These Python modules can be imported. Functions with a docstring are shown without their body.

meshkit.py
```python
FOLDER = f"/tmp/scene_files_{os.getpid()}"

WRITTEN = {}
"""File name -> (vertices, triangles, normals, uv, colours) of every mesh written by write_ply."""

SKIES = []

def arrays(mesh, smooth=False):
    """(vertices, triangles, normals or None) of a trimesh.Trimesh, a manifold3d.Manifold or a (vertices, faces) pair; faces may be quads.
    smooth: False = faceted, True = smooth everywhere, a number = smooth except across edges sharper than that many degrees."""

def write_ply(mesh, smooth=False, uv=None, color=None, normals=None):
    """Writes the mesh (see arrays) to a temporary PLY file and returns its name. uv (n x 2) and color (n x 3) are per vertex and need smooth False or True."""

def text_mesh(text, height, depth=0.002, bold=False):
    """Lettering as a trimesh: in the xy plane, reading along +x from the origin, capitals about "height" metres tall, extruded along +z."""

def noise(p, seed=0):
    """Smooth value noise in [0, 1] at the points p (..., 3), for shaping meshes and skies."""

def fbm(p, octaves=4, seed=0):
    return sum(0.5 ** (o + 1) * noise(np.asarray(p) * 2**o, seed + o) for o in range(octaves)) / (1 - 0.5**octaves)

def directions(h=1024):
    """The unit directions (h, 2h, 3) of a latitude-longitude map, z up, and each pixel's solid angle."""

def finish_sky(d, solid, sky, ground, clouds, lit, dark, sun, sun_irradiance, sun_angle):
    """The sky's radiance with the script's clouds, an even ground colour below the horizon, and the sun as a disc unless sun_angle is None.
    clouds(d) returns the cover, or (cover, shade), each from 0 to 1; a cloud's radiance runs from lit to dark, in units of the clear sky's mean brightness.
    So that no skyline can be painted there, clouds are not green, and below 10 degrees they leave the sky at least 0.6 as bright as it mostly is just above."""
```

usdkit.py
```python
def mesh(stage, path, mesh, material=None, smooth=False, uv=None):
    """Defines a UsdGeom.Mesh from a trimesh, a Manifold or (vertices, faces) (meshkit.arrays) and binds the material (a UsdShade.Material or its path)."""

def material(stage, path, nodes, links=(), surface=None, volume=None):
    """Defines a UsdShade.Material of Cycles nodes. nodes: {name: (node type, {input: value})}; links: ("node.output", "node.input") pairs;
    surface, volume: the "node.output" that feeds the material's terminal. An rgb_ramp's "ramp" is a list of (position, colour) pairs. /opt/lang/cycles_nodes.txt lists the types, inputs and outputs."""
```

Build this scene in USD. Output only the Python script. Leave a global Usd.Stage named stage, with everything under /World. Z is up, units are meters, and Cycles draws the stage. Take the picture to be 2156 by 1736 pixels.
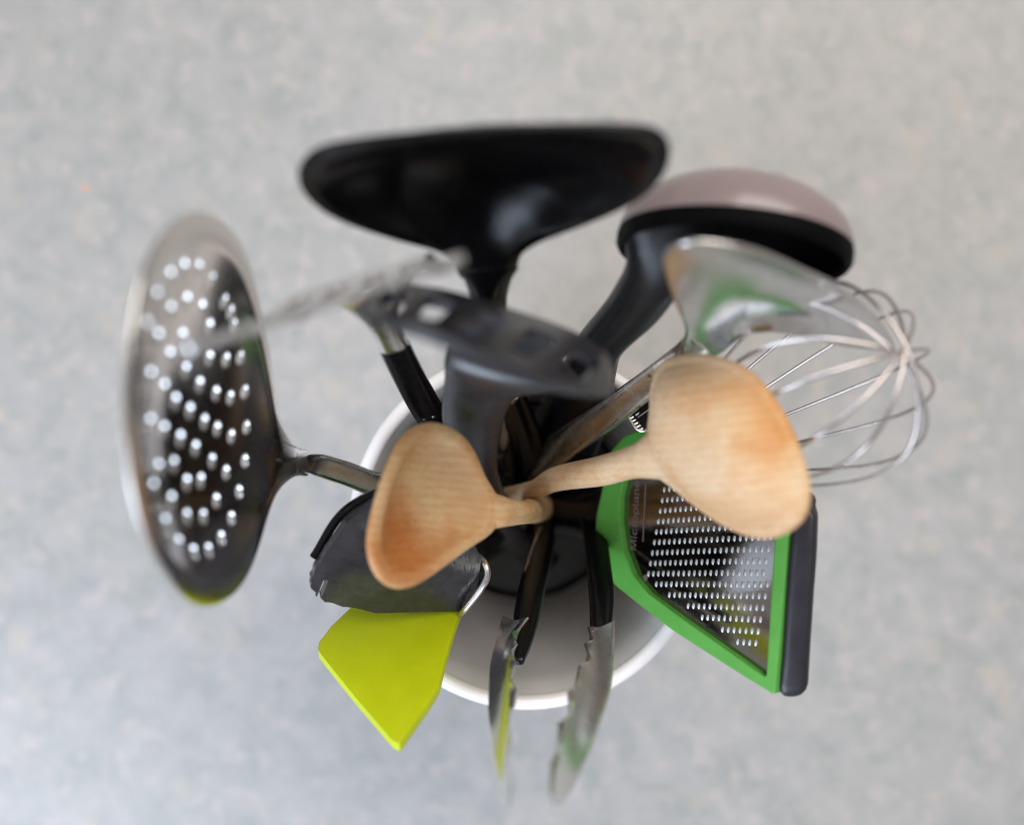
import math, random
import numpy as np, trimesh, usdkit, meshkit, manifold3d
from shapely.geometry import Polygon, Point, LineString, box as sbox
from shapely import affinity
from scipy.interpolate import PchipInterpolator, CubicSpline
from pxr import Usd, UsdGeom, UsdLux, UsdShade, Gf, Sdf, Vt

random.seed(7); np.random.seed(7)
stage = Usd.Stage.CreateInMemory()
UsdGeom.SetStageUpAxis(stage, UsdGeom.Tokens.z); UsdGeom.SetStageMetersPerUnit(stage, 1.0)
world = UsdGeom.Xform.Define(stage, '/World'); stage.SetDefaultPrim(world.GetPrim())

# ------------------------------------------------------------------ camera
RIM = 0.165                       # height of the crock's rim above the countertop
CAM = np.array([-0.0067, 0.0489, 0.580])   # straight above the crock, a little off its axis (crock axis = z axis)
FPX = 35.0 / 36.0 * 2156.0        # focal length in the units of the measuring grid (2156 wide)
cam = UsdGeom.Camera.Define(stage, '/World/camera')
cam.AddTranslateOp().Set(Gf.Vec3d(*CAM))
cam.CreateFocalLengthAttr(35.0); cam.CreateHorizontalApertureAttr(36.0); cam.CreateVerticalApertureAttr(36.0 * 824 / 1024)
cam.CreateFStopAttr(3.4); cam.CreateFocusDistanceAttr(0.378)
cam.CreateExposureAttr(0.0)
cam.CreateClippingRangeAttr(Gf.Vec2f(0.01, 100))

# ------------------------------------------------------------------ light: a dim room, one large cool window low left, a warmer one right
def rect_light(name, pos, aim, w, h, power, color):
    l = UsdLux.RectLight.Define(stage, '/World/' + name)
    l.CreateWidthAttr(w); l.CreateHeightAttr(h); l.CreateIntensityAttr(power); l.CreateColorAttr(Gf.Vec3f(*color))
    pos, aim = np.array(pos, float), np.array(aim, float)
    z = pos - aim; z /= np.linalg.norm(z)
    x = np.cross([0, 0, 1.0], z); x /= np.linalg.norm(x); y = np.cross(z, x)
    M = Gf.Matrix4d(*x, 0, *y, 0, *z, 0, *pos, 1)
    l.AddTransformOp().Set(M)
    return l
rect_light('window_light', (-0.60, -0.66, 0.58), (0, 0, 0.1), 0.9, 0.7, 7.0, (0.72, 0.85, 1.03))
rect_light('side_light', (0.62, 1.12, 1.90), (0, 0, 0.12), 1.8, 1.5, 5.4, (1.0, 0.945, 0.87))
dome = UsdLux.DomeLight.Define(stage, '/World/room_light')
room = usdkit.material(stage, '/World/Looks/room_ambient', {
    'b': ('background_shader', {'color': (1.0, 0.97, 0.95), 'strength': 0.36})}, [], surface='b.background')
UsdShade.MaterialBindingAPI.Apply(dome.GetPrim()).Bind(room)

# ------------------------------------------------------------------ helpers
def Q(x, y, z):
    """world point at height z seen at grid position (x, y)"""
    d = CAM[2] - z
    return np.array([CAM[0] + (x - 1078) / FPX * d, CAM[1] - (y - 868) / FPX * d, z])

def unit(v): return np.asarray(v, float) / np.linalg.norm(v)

class Frame:
    """plane through three world points o, a, b: U along a-o, V towards b, N on the camera's side"""
    def __init__(s, o, a, b):
        s.o = np.array(o, float); s.U = unit(np.array(a) - s.o)
        N = unit(np.cross(s.U, np.array(b) - s.o))
        if N @ (CAM - s.o) < 0: N = -N
        s.N = N; s.V = np.cross(N, s.U)
    def uv(s, x, y, off=0.0):
        r = np.array([(x - 1078) / FPX, -(y - 868) / FPX, -1.0])
        t = ((s.o + off * s.N - CAM) @ s.N) / (r @ s.N)
        p = CAM + t * r - s.o
        return np.array([p @ s.U, p @ s.V])
    def S(s, x, y, w=0.0):
        return s.P(*s.uv(x, y, w), w)
    def P(s, u, v, w=0.0):
        u, v, w = np.broadcast_arrays(np.asarray(u, float), v, w)
        return s.o + u[..., None] * s.U + v[..., None] * s.V + w[..., None] * s.N

def closed_spline(pts, n=120):
    p = np.asarray(pts, float); p = np.vstack([p, p[:1]])
    t = np.r_[0, np.cumsum(np.linalg.norm(np.diff(p, axis=0), axis=1) ** 0.5)]
    c = CubicSpline(t, p, bc_type='periodic')
    return c(np.linspace(0, t[-1], n, endpoint=False))

def fix(m):
    m = trimesh.Trimesh(m.vertices, m.faces, process=True)
    trimesh.repair.fix_normals(m)
    return m

def loft(rings, cap=True):
    """rings: list of (n,3) closed rings"""
    R = np.array(rings); k, n = R.shape[:2]
    v = R.reshape(-1, 3); f = []
    i, j = np.meshgrid(np.arange(k - 1), np.arange(n), indexing='ij')
    a, b = i * n + j, i * n + (j + 1) % n
    f = np.vstack([np.stack([a, b, b + n], -1).reshape(-1, 3), np.stack([a, b + n, a + n], -1).reshape(-1, 3)])
    if cap:
        c0, c1 = len(v), len(v) + 1
        v = np.vstack([v, R[0].mean(0), R[-1].mean(0)])
        jj = np.arange(n); kk = (jj + 1) % n
        f = np.vstack([f, np.stack([np.full(n, c0), kk, jj], -1), np.stack([np.full(n, c1), (k - 1) * n + jj, (k - 1) * n + kk], -1)])
    return fix(trimesh.Trimesh(v, f, process=False))

def strap(secs, n=28, m=40, power=2.0, ends=True):
    """secs: (left, right, thickness): a bar whose width runs from left to right, smooth along its length"""
    L = np.array([s[0] for s in secs]); R = np.array([s[1] for s in secs]); T = np.array([s[2] for s in secs], float)
    c = (L + R) / 2; t = np.r_[0, np.cumsum(np.linalg.norm(np.diff(c, axis=0), axis=1))]
    f = (PchipInterpolator if len(secs) > 2 else None)
    tt = np.linspace(0, t[-1], m)
    if f: L, R, T = f(t, L)(tt), f(t, R)(tt), f(t, T)(tt)
    else:
        w = (tt / t[-1])[:, None]; L, R, T = L[0] * (1 - w) + L[1] * w, R[0] * (1 - w) + R[1] * w, T[0] + (T[1] - T[0]) * w[:, 0]
    c = (L + R) / 2; d = np.gradient(c, axis=0); W = R - L
    nn = np.cross(d, W); nn /= np.linalg.norm(nn, axis=1, keepdims=True)
    a = np.linspace(0, 2 * np.pi, n, endpoint=False)
    ca, sa = np.sign(np.cos(a)) * np.abs(np.cos(a)) ** (2 / power), np.sign(np.sin(a)) * np.abs(np.sin(a)) ** (2 / power)
    rings = [c[i] + ca[:, None] * W[i] / 2 + sa[:, None] * nn[i] * T[i] / 2 for i in range(m)]
    if ends:
        def endcap(i, s):
            ax = unit(d[i]) * s; r = T[i] / 2; out = []
            for q in (0.45, 0.8, 0.97):
                k = math.sqrt(1 - q * q)
                out.append(c[i] + (ca[:, None] * W[i] / 2) * (1 - (1 - k) * min(1, r * 2 / np.linalg.norm(W[i]))) + sa[:, None] * nn[i] * T[i] / 2 * k + ax * r * q)
            return out
        rings = endcap(0, -1)[::-1] + rings + endcap(-1, 1)
    return loft(rings)

def tube(pts, r, n=10, m=None, smooth=True):
    p = np.asarray(pts, float)
    if smooth and len(p) > 2:
        t = np.r_[0, np.cumsum(np.linalg.norm(np.diff(p, axis=0), axis=1) ** 0.5)]
        p = CubicSpline(t, p)(np.linspace(0, t[-1], m or 8 * len(p)))
    d = np.gradient(p, axis=0); d /= np.linalg.norm(d, axis=1, keepdims=True)
    a = np.cross(d[0], [0.3, 0.5, 0.8]); rings = []
    ang = np.linspace(0, 2 * np.pi, n, endpoint=False)
    rr = np.broadcast_to(r, len(p))
    for i in range(len(p)):
        a = unit(a - (a @ d[i]) * d[i]); b = np.cross(d[i], a)
        rings.append(p[i] + rr[i] * (np.cos(ang)[:, None] * a + np.sin(ang)[:, None] * b))
    return loft(rings)

def membrane(P2, F, edge):
    """smooth hollow over a flat mesh: zero on the outline, shallow in a narrow neck, 1 at the deepest place"""
    from scipy.sparse import coo_matrix
    from scipy.sparse.linalg import spsolve
    n = len(P2); I, J, W = [], [], []; mass = np.zeros(n)
    for k in range(3):
        a, b, c = F[:, k], F[:, (k + 1) % 3], F[:, (k + 2) % 3]
        e1, e2 = P2[a] - P2[c], P2[b] - P2[c]
        cr = np.abs(e1[:, 0] * e2[:, 1] - e1[:, 1] * e2[:, 0]) + 1e-14
        w = (e1 * e2).sum(1) / cr / 2
        I += [a, b, a, b]; J += [b, a, a, b]; W += [-w, -w, w, w]
        np.add.at(mass, a, cr / 6)
    L = coo_matrix((np.concatenate(W), (np.concatenate(I), np.concatenate(J))), (n, n)).tocsr()
    free = np.setdiff1d(np.arange(n), edge)
    h = np.zeros(n); h[free] = spsolve(L[free][:, free], mass[free])
    return h / h.max()

def dish(frame, outline_q, depth, thk, center=None, p=1.6, rings=18, n=120, lip=0.0):
    """spoon bowl: its rim lies on the frame's plane at the outline, the middle is pressed depth metres away from the camera's side"""
    uv = closed_spline(np.array([frame.uv(*q) for q in outline_q]), n)
    c = frame.uv(*center)
    ts = np.linspace(0, 1, rings + 1)[1:] ** 0.85
    P2 = np.vstack([[c]] + [c + (uv - c) * t for t in ts])
    F = [(0, 1 + j, 1 + (j + 1) % n) for j in range(n)]
    for r in range(rings - 1):
        for j in range(n):
            a, b = 1 + r * n + j, 1 + r * n + (j + 1) % n
            F += [(a, a + n, b + n), (a, b + n, b)]
    F = np.array(F)
    h = membrane(P2, F, np.arange(1 + (rings - 1) * n, 1 + rings * n))
    x = np.clip((h - lip) / (1 - lip), 0, 1)
    x = x * x / (x + 0.06) * 1.06 if lip else x
    w = -depth * (1 - (1 - x) ** p)
    top = [frame.P(P2[1 + r * n:1 + (r + 1) * n, 0], P2[1 + r * n:1 + (r + 1) * n, 1], w[1 + r * n:1 + (r + 1) * n]) for r in range(rings)]
    bot = [frame.P(P2[1 + r * n:1 + (r + 1) * n, 0], P2[1 + r * n:1 + (r + 1) * n, 1], w[1 + r * n:1 + (r + 1) * n] - thk) for r in range(rings)][::-1]
    q = np.roll(uv, -1, 0) - np.roll(uv, 1, 0); q = np.stack([q[:, 1], -q[:, 0]], 1)
    q /= np.linalg.norm(q, axis=1, keepdims=True); q *= np.sign(((uv - c) * q).sum(1).mean())
    rim = []
    for a in (35, 65, 90, 115, 145):
        qq = uv + q * thk / 2 * math.sin(math.radians(a))
        rim.append(frame.P(qq[:, 0], qq[:, 1], -thk / 2 + thk / 2 * math.cos(math.radians(a))))
    from scipy.interpolate import LinearNDInterpolator
    return loft(top + rim + bot), uv, c, LinearNDInterpolator(P2, w, fill_value=0.0)

def sheet(poly, thk, mapping, edge=0.004):
    """shapely polygon -> thin plate, finely cut, its (x, y, w) mapped to world by mapping(x, y, w)"""
    m = trimesh.creation.extrude_polygon(poly, thk, engine='earcut'); m.apply_translation([0, 0, -thk / 2])
    if edge: 
        v, f = trimesh.remesh.subdivide_to_size(m.vertices, m.faces, edge, max_iter=12)
        m = trimesh.Trimesh(v, f)
    v = np.array(m.vertices)
    return fix(trimesh.Trimesh(mapping(v[:, 0], v[:, 1], v[:, 2]), m.faces, process=False))

def rounded(poly, r):
    return poly.buffer(-r).buffer(2 * r, quad_segs=8).buffer(-r, quad_segs=8)

used = {}
def numbered(path):
    k = used.get(path, -1) + 1; used[path] = k
    return path if k == 0 else f'{path}_{k:03d}'

def tag(prim, label=None, cat=None, group=None, kind=None):
    for k, v in (('label', label), ('category', cat), ('group', group), ('kind', kind)):
        if v: prim.SetCustomDataByKey(k, v)

def thing(name, label, cat, at=(0, 0, 0), group=None):
    x = UsdGeom.Xform.Define(stage, numbered('/World/' + name)); x.AddTranslateOp().Set(Gf.Vec3d(*map(float, at)))
    x.GetPrim().SetCustomDataByKey('base', Gf.Vec3d(*map(float, at)))
    tag(x.GetPrim(), label, cat, group)
    return x.GetPrim()

def base_of(prim):
    while prim and prim.GetPath() != Sdf.Path('/World'):
        b = prim.GetCustomDataByKey('base')
        if b is not None: return np.array(b)
        prim = prim.GetParent()
    return np.zeros(3)

def obj(name, mesh, mat, parent=None, smooth=35, label=None, kind=None, uv=None):
    path = numbered(str(parent.GetPath() if parent else '/World') + '/' + name)
    if parent:
        mesh = mesh.copy(); mesh.apply_translation(-base_of(parent))
    g = usdkit.mesh(stage, path, mesh, M[mat], smooth=smooth)
    tag(g.GetPrim(), label, None, None, kind)
    return g.GetPrim()

# ------------------------------------------------------------------ materials
M = {}
def mat(name, nodes, links, surface='p.BSDF'):
    M[name] = usdkit.material(stage, '/World/Looks/' + name, nodes, links, surface=surface)

def plastic(name, color, rough, bump=0.0, scale=400, bevel=0.0, spec=0.5, var=0.0, coat=0.0, sss=0.0):
    nodes = {'p': ('principled_bsdf', {'base_color': color, 'roughness': rough, 'specular_ior_level': spec, 'coat_weight': coat, 'coat_roughness': 0.08}),
             'tc': ('texture_coordinate', {}), 'n': ('noise_texture', {'scale': scale, 'detail': 4})}
    links = [('tc.object', 'n.vector')]
    if sss: nodes['p'][1].update({'subsurface_weight': sss, 'subsurface_scale': 0.004, 'subsurface_radius': color})
    if bump:
        nodes['b'] = ('bump', {'strength': bump, 'distance': 0.0006}); links += [('n.fac', 'b.height'), ('b.normal', 'p.normal')]
    if bevel:
        nodes['bv'] = ('bevel', {'samples': 6, 'radius': bevel})
        links += [('bv.bevel', 'b.normal')] if bump else [('bv.bevel', 'p.normal')]
    nodes['n2'] = ('noise_texture', {'scale': 90, 'detail': 6, 'roughness': 0.65})
    nodes['mr'] = ('map_range', {'from_min': 0.3, 'from_max': 0.7, 'to_min': rough * 0.8, 'to_max': rough * 1.25, 'clamp': True})
    links += [('tc.object', 'n2.vector'), ('n2.fac', 'mr.value'), ('mr.result', 'p.roughness')]
    if var:
        nodes['rp'] = ('rgb_ramp', {'ramp': [(0.3, tuple(c * (1 - var) for c in color)), (0.7, tuple(c * (1 + var) for c in color))]})
        links += [('n2.fac', 'rp.fac'), ('rp.color', 'p.base_color')]
    mat(name, nodes, links)

def steel(name, color=(0.62, 0.60, 0.585), rough=0.16, scratch=0.12, spots=False):
    nodes = {'p': ('principled_bsdf', {'metallic': 1.0, 'base_color': color, 'roughness': rough}),
             'tc': ('texture_coordinate', {}), 'n': ('noise_texture', {'scale': 60, 'detail': 6, 'roughness': 0.7}),
             'mr': ('map_range', {'from_min': 0.3, 'from_max': 0.75, 'to_min': rough * 0.75, 'to_max': rough * 1.5, 'clamp': True}),
             'mp': ('mapping', {'scale': (900, 900, 40)}), 'ns': ('noise_texture', {'scale': 1, 'detail': 3}),
             'b': ('bump', {'strength': scratch, 'distance': 0.0002})}
    links = [('tc.object', 'n.vector'), ('n.fac', 'mr.value'), ('mr.result', 'p.roughness'), ('tc.object', 'mp.vector'), ('mp.vector', 'ns.vector'), ('ns.fac', 'b.height'), ('b.normal', 'p.normal')]
    if spots:
        nodes['n3'] = ('noise_texture', {'scale': 260, 'detail': 2})
        nodes['rp'] = ('rgb_ramp', {'ramp': [(0.0, color), (0.66, color), (0.74, tuple(c * 0.25 for c in color)), (1, tuple(c * 0.2 for c in color))]})
        links += [('tc.object', 'n3.vector'), ('n3.fac', 'rp.fac'), ('rp.color', 'p.base_color')]
    mat(name, nodes, links)

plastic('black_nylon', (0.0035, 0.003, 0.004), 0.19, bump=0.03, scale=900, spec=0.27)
plastic('black_nylon_matte', (0.013, 0.012, 0.015), 0.42, bump=0.10, scale=1200, spec=0.55)
plastic('turner_black', (0.018, 0.017, 0.021), 0.36, bump=0.08, scale=1200, spec=0.75)
plastic('lining_black', (0.003, 0.003, 0.0035), 0.55, spec=0.05)
plastic('ladle_black', (0.005, 0.0045, 0.006), 0.33, bump=0.08, scale=1200, spec=0.32)
plastic('black_rubber', (0.014, 0.012, 0.019), 0.40, bump=0.12, scale=1500, bevel=0.001)
plastic('worn_black', (0.026, 0.025, 0.031), 0.22, bump=0.16, scale=260, var=0.5, spec=0.65)
plastic('dark_floor', (0.024, 0.018, 0.018), 0.28)
plastic('lime_silicone', (0.47, 0.55, 0.002), 0.5, bump=0.03, scale=1500, bevel=0.0012, spec=0.3, sss=0.15, var=0.05)
plastic('green_plastic', (0.095, 0.345, 0.055), 0.36, bump=0.03, scale=1800, bevel=0.0012, var=0.06)
plastic('grey_print', (0.15, 0.11, 0.115), 0.5)
plastic('ceramic', (0.92, 0.875, 0.875), 0.16, coat=0.4, var=0.02)
plastic('ladle_dome', (0.25, 0.195, 0.195), 0.34, coat=0.25, var=0.06)  # pinkish grey reflection on the dome put into its base colour
steel('steel', color=(0.74, 0.72, 0.70), rough=0.13)
steel('steel_spoon', color=(0.68, 0.655, 0.635), rough=0.15, scratch=0.05)
steel('steel_worn', color=(0.74, 0.67, 0.59), rough=0.24, scratch=0.35, spots=True)
steel('steel_satin', color=(0.82, 0.81, 0.80), rough=0.20, scratch=0.15)
steel('steel_plate', color=(0.36, 0.335, 0.32), rough=0.09, scratch=0.08)
steel('steel_tooth', color=(0.36, 0.36, 0.355), rough=0.40, scratch=0.0)
steel('steel_wire', color=(0.60, 0.54, 0.52), rough=0.24, scratch=0.0)

def wood(name, blot, mid, light, direction, freq, stain_at, stain_r, stain):
    # grain streaks run along the spoon; a stain of its own round one point of the spoon (metres, from the thing's base)
    ang = math.atan2(direction[1], direction[0])
    mat(name, {
        'tc': ('texture_coordinate', {}),
        'mp': ('mapping', {'rotation': (0, 0, -ang), 'scale': (1, 1, 1)}),
        'st': ('mapping', {'scale': (freq * 0.07, freq, freq * 0.5)}),
        'n': ('noise_texture', {'scale': 1.0, 'detail': 7, 'roughness': 0.68, 'distortion': 0.5}),
        'blotch': ('noise_texture', {'scale': 58, 'detail': 4, 'roughness': 0.55}),
        'wv': ('wave_texture', {'wave_type': 'bands', 'bands_direction': 'y', 'scale': 110, 'distortion': 2.6, 'detail': 3, 'detail_scale': 1.4}),
        'dist': ('vector_math', {'math_type': 'distance', 'vector2': stain_at}),
        'wob': ('math', {'math_type': 'multiply_add', 'value2': stain_r * 0.9, 'value3': -stain_r * 0.45}),
        'da': ('math', {'math_type': 'add'}),
        'sr': ('map_range', {'from_min': stain_r * 0.35, 'from_max': stain_r * 1.25, 'to_min': 0.85, 'to_max': 0.0, 'clamp': True}),
        'r1': ('rgb_ramp', {'ramp': [(0.28, mid), (0.60, light)]}),
        'r2': ('rgb_ramp', {'ramp': [(0.40, blot), (0.60, (1, 1, 1))]}),
        'r3': ('rgb_ramp', {'ramp': [(0.0, (0.90, 0.86, 0.82)), (0.6, (1, 1, 1))]}),
        'm1': ('mix', {'mix_type': 'multiply', 'fac': 0.6}),
        'm2': ('mix', {'mix_type': 'multiply', 'fac': 0.6}),
        'm3': ('mix', {'mix_type': 'multiply', 'color2': stain}),
        'b': ('bump', {'strength': 0.22, 'distance': 0.0004}),
        'p': ('principled_bsdf', {'roughness': 0.5, 'specular_ior_level': 0.35}),
    }, [('tc.object', 'mp.vector'), ('mp.vector', 'st.vector'), ('st.vector', 'n.vector'), ('tc.object', 'blotch.vector'), ('mp.vector', 'wv.vector'),
        ('tc.object', 'dist.vector1'), ('blotch.fac', 'wob.value1'), ('dist.value', 'da.value1'), ('wob.value', 'da.value2'), ('da.value', 'sr.value'), ('sr.result', 'm3.fac'),
        ('n.fac', 'r1.fac'), ('blotch.fac', 'r2.fac'), ('wv.fac', 'r3.fac'), ('r1.color', 'm1.color1'), ('r2.color', 'm1.color2'),
        ('m1.color', 'm2.color1'), ('r3.color', 'm2.color2'), ('m2.color', 'm3.color1'), ('m3.color', 'p.base_color'), ('n.fac', 'b.height'), ('b.normal', 'p.normal')])
wood('wood_pale', (0.90, 0.66, 0.46), (0.63, 0.41, 0.22), (0.72, 0.525, 0.335), (1.0, 0.15), 900, tuple(Q(1640, 880, 0.285) - np.array([-0.02, 0.01, 0.012])), 0.016, (0.90, 0.66, 0.36))
wood('wood_brown', (0.84, 0.60, 0.38), (0.60, 0.38, 0.185), (0.72, 0.51, 0.29), (1.0, -0.1), 900, tuple(Q(860, 1150, 0.262) - np.array([0.03, 0.0, 0.012])), 0.019, (0.66, 0.34, 0.11))

mat('laminate', {
    'tc': ('texture_coordinate', {}),
    'n1': ('noise_texture', {'scale': 58, 'detail': 4, 'roughness': 0.6, 'distortion': 0.4}),
    'n2': ('noise_texture', {'scale': 88, 'detail': 2, 'roughness': 0.5}),
    'rot': ('mapping', {'rotation': (0.4, 0.3, 0.62)}), 'mp': ('mapping', {'location': (3.1, 1.7, 0.4), 'rotation': (0.2, 0.5, 1.3)}),
    'n3': ('noise_texture', {'scale': 42, 'detail': 2}),
    'v': ('voronoi_texture', {'scale': 26, 'randomness': 1.0}),
    'big': ('noise_texture', {'scale': 4, 'detail': 2}),
    'r1': ('rgb_ramp', {'ramp': [(0.30, (0.306, 0.317, 0.310)), (0.50, (0.362, 0.357, 0.353)), (0.70, (0.400, 0.388, 0.384))]}),
    'r2': ('rgb_ramp', {'ramp': [(0.54, (0, 0, 0)), (0.72, (0.62, 0.62, 0.62))]}),
    'r3': ('rgb_ramp', {'ramp': [(0.60, (0, 0, 0)), (0.76, (0.55, 0.55, 0.55))]}),
    'r4': ('rgb_ramp', {'ramp': [(0.05, (0.8, 0.8, 0.8)), (0.11, (0, 0, 0))]}),
    'm1': ('mix', {'color2': (0.48, 0.43, 0.42)}),
    'm2': ('mix', {'color2': (0.465, 0.415, 0.36)}),
    'sep': ('separate_color', {}), 'th': ('math', {'math_type': 'greater_than', 'value2': 2.0}), 'sp': ('math', {'math_type': 'multiply'}),
    'm3': ('mix', {'color2': (0.85, 0.36, 0.20)}),
    'fd': ('vector_math', {'math_type': 'distance', 'vector2': tuple(Q(180, 395, 0.0))}), 'fl': ('map_range', {'from_min': 0.0016, 'from_max': 0.0028, 'to_min': 0.6, 'to_max': 0.0, 'clamp': True}),
    'm4': ('mix', {'color2': (0.68, 0.32, 0.18)}),
    'p': ('principled_bsdf', {'roughness': 0.42, 'specular_ior_level': 0.4}),
}, [('tc.object', 'rot.vector'), ('rot.vector', 'n1.vector'), ('mp.vector', 'n2.vector'), ('tc.object', 'mp.vector'), ('mp.vector', 'n3.vector'), ('tc.object', 'v.vector'),
    ('n1.fac', 'r1.fac'), ('n2.fac', 'r2.fac'), ('n3.fac', 'r3.fac'), ('r1.color', 'm1.color1'), ('r2.color', 'm1.fac'),
    ('m1.color', 'm2.color1'), ('r3.color', 'm2.fac'), ('v.distance', 'r4.fac'), ('v.color', 'sep.color'), ('sep.r', 'th.value1'), ('th.value', 'sp.value1'), ('r4.color', 'sp.value2'),
    ('m2.color', 'm3.color1'), ('sp.value', 'm3.fac'), ('tc.object', 'fd.vector1'), ('fd.value', 'fl.value'), ('fl.result', 'm4.fac'), ('m3.color', 'm4.color1'), ('m4.color', 'p.base_color')])

# ------------------------------------------------------------------ countertop
ct = trimesh.creation.box([2.6, 2.2, 0.04]); ct.apply_translation([0, 0, -0.02])
tag(obj('countertop', ct, 'laminate', smooth=False), 'grey green mottled laminate countertop under the white crock', 'countertop', kind='structure')

# ------------------------------------------------------------------ crock
crock = thing('utensil_crock', 'round white glazed ceramic crock holding all the kitchen utensils', 'crock', (0, 0, 0))
RO, RI = 0.0755, 0.0680
prof = [(0, 0.0), (0.066, 0.0), (0.0695, 0.0015), (0.071, 0.005)]
prof += [(0.0712 + 0.0036 * k, 0.01 + 0.148 * k) for k in np.linspace(0.1, 1, 10)]
for a in np.linspace(-20, 200, 14):
    prof.append((0.0724 + 0.0032 * math.cos(math.radians(a)), RIM - 0.0034 + 0.0034 * math.sin(math.radians(a))))
prof += [(RI - 0.0004 - 0.0095 * k, RIM - 0.006 - 0.13 * k) for k in np.linspace(0.05, 1, 12)]
for a in np.linspace(0, 90, 8):
    prof.append((0.0460 + 0.0119 * math.cos(math.radians(a)), 0.0205 - 0.0125 * math.sin(math.radians(a))))
prof.append((0, 0.008))
pr = np.array(prof)
body = trimesh.creation.revolve(pr, sections=128)
wob = meshkit.noise(body.vertices * 22, 3) - 0.5
rr = np.linalg.norm(body.vertices[:, :2], axis=1, keepdims=True) + 1e-9
body.vertices[:, :2] += body.vertices[:, :2] / rr * (wob[:, None] * 0.0008) * (rr > 0.02)
obj('body', body, 'ceramic', crock, smooth=40)
floor_disc = trimesh.creation.revolve(np.array([(0, 0.0090), (0.0545, 0.0090), (0.0575, 0.0150), (0.0568, 0.0160), (0.053, 0.0125), (0, 0.0118)]), sections=96)  # near-black disc laid over the white inner floor
obj('dark_base', floor_disc, 'dark_floor', crock, smooth=40, label='dark disc on the inside floor of the crock')

def foot(x, y, z=0.0125): return np.array([x, y, z])
def pair(c, wdir, w):
    wd = unit(wdir) * w / 2
    return np.array(c) - wd, np.array(c) + wd

# ------------------------------------------------------------------ lime silicone turner
lime = thing('silicone_turner', 'lime green silicone turner blade leaning over the crock rim at lower left', 'spatula', (-0.005, 0.0, 0.012))
fr = Frame(Q(880, 1280, 0.185), Q(965, 1285, 0.186), Q(760, 1470, 0.222))
out = [(768, 1262), (960, 1255), (972, 1290), (958, 1330), (938, 1400), (926, 1452), (905, 1486), (872, 1532), (842, 1573), (828, 1566), (745, 1470), (672, 1383), (674, 1368), (700, 1332), (735, 1296)]
uv = np.array([fr.uv(*q) for q in out])
poly = rounded(Polygon(uv), 0.0008)
bendc = uv.mean(0)
def lmap(x, y, w): return fr.P(x, y, w + 2.2 * ((x - bendc[0]) ** 2))
obj('blade', sheet(poly, 0.0045, lmap, 0.004), 'lime_silicone', lime, smooth=40)
obj('handle', strap([(*pair(foot(0.010, 0.022), (1, .3, 0), 0.012), 0.009), (*pair(Q(985, 1190, 0.13), (1, .3, 0), 0.013), 0.009), (Q(850, 1262, 0.182), Q(940, 1262, 0.182), 0.006), (Q(845, 1300, 0.187), Q(935, 1300, 0.187), 0.003)]), 'black_nylon', lime)

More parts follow.
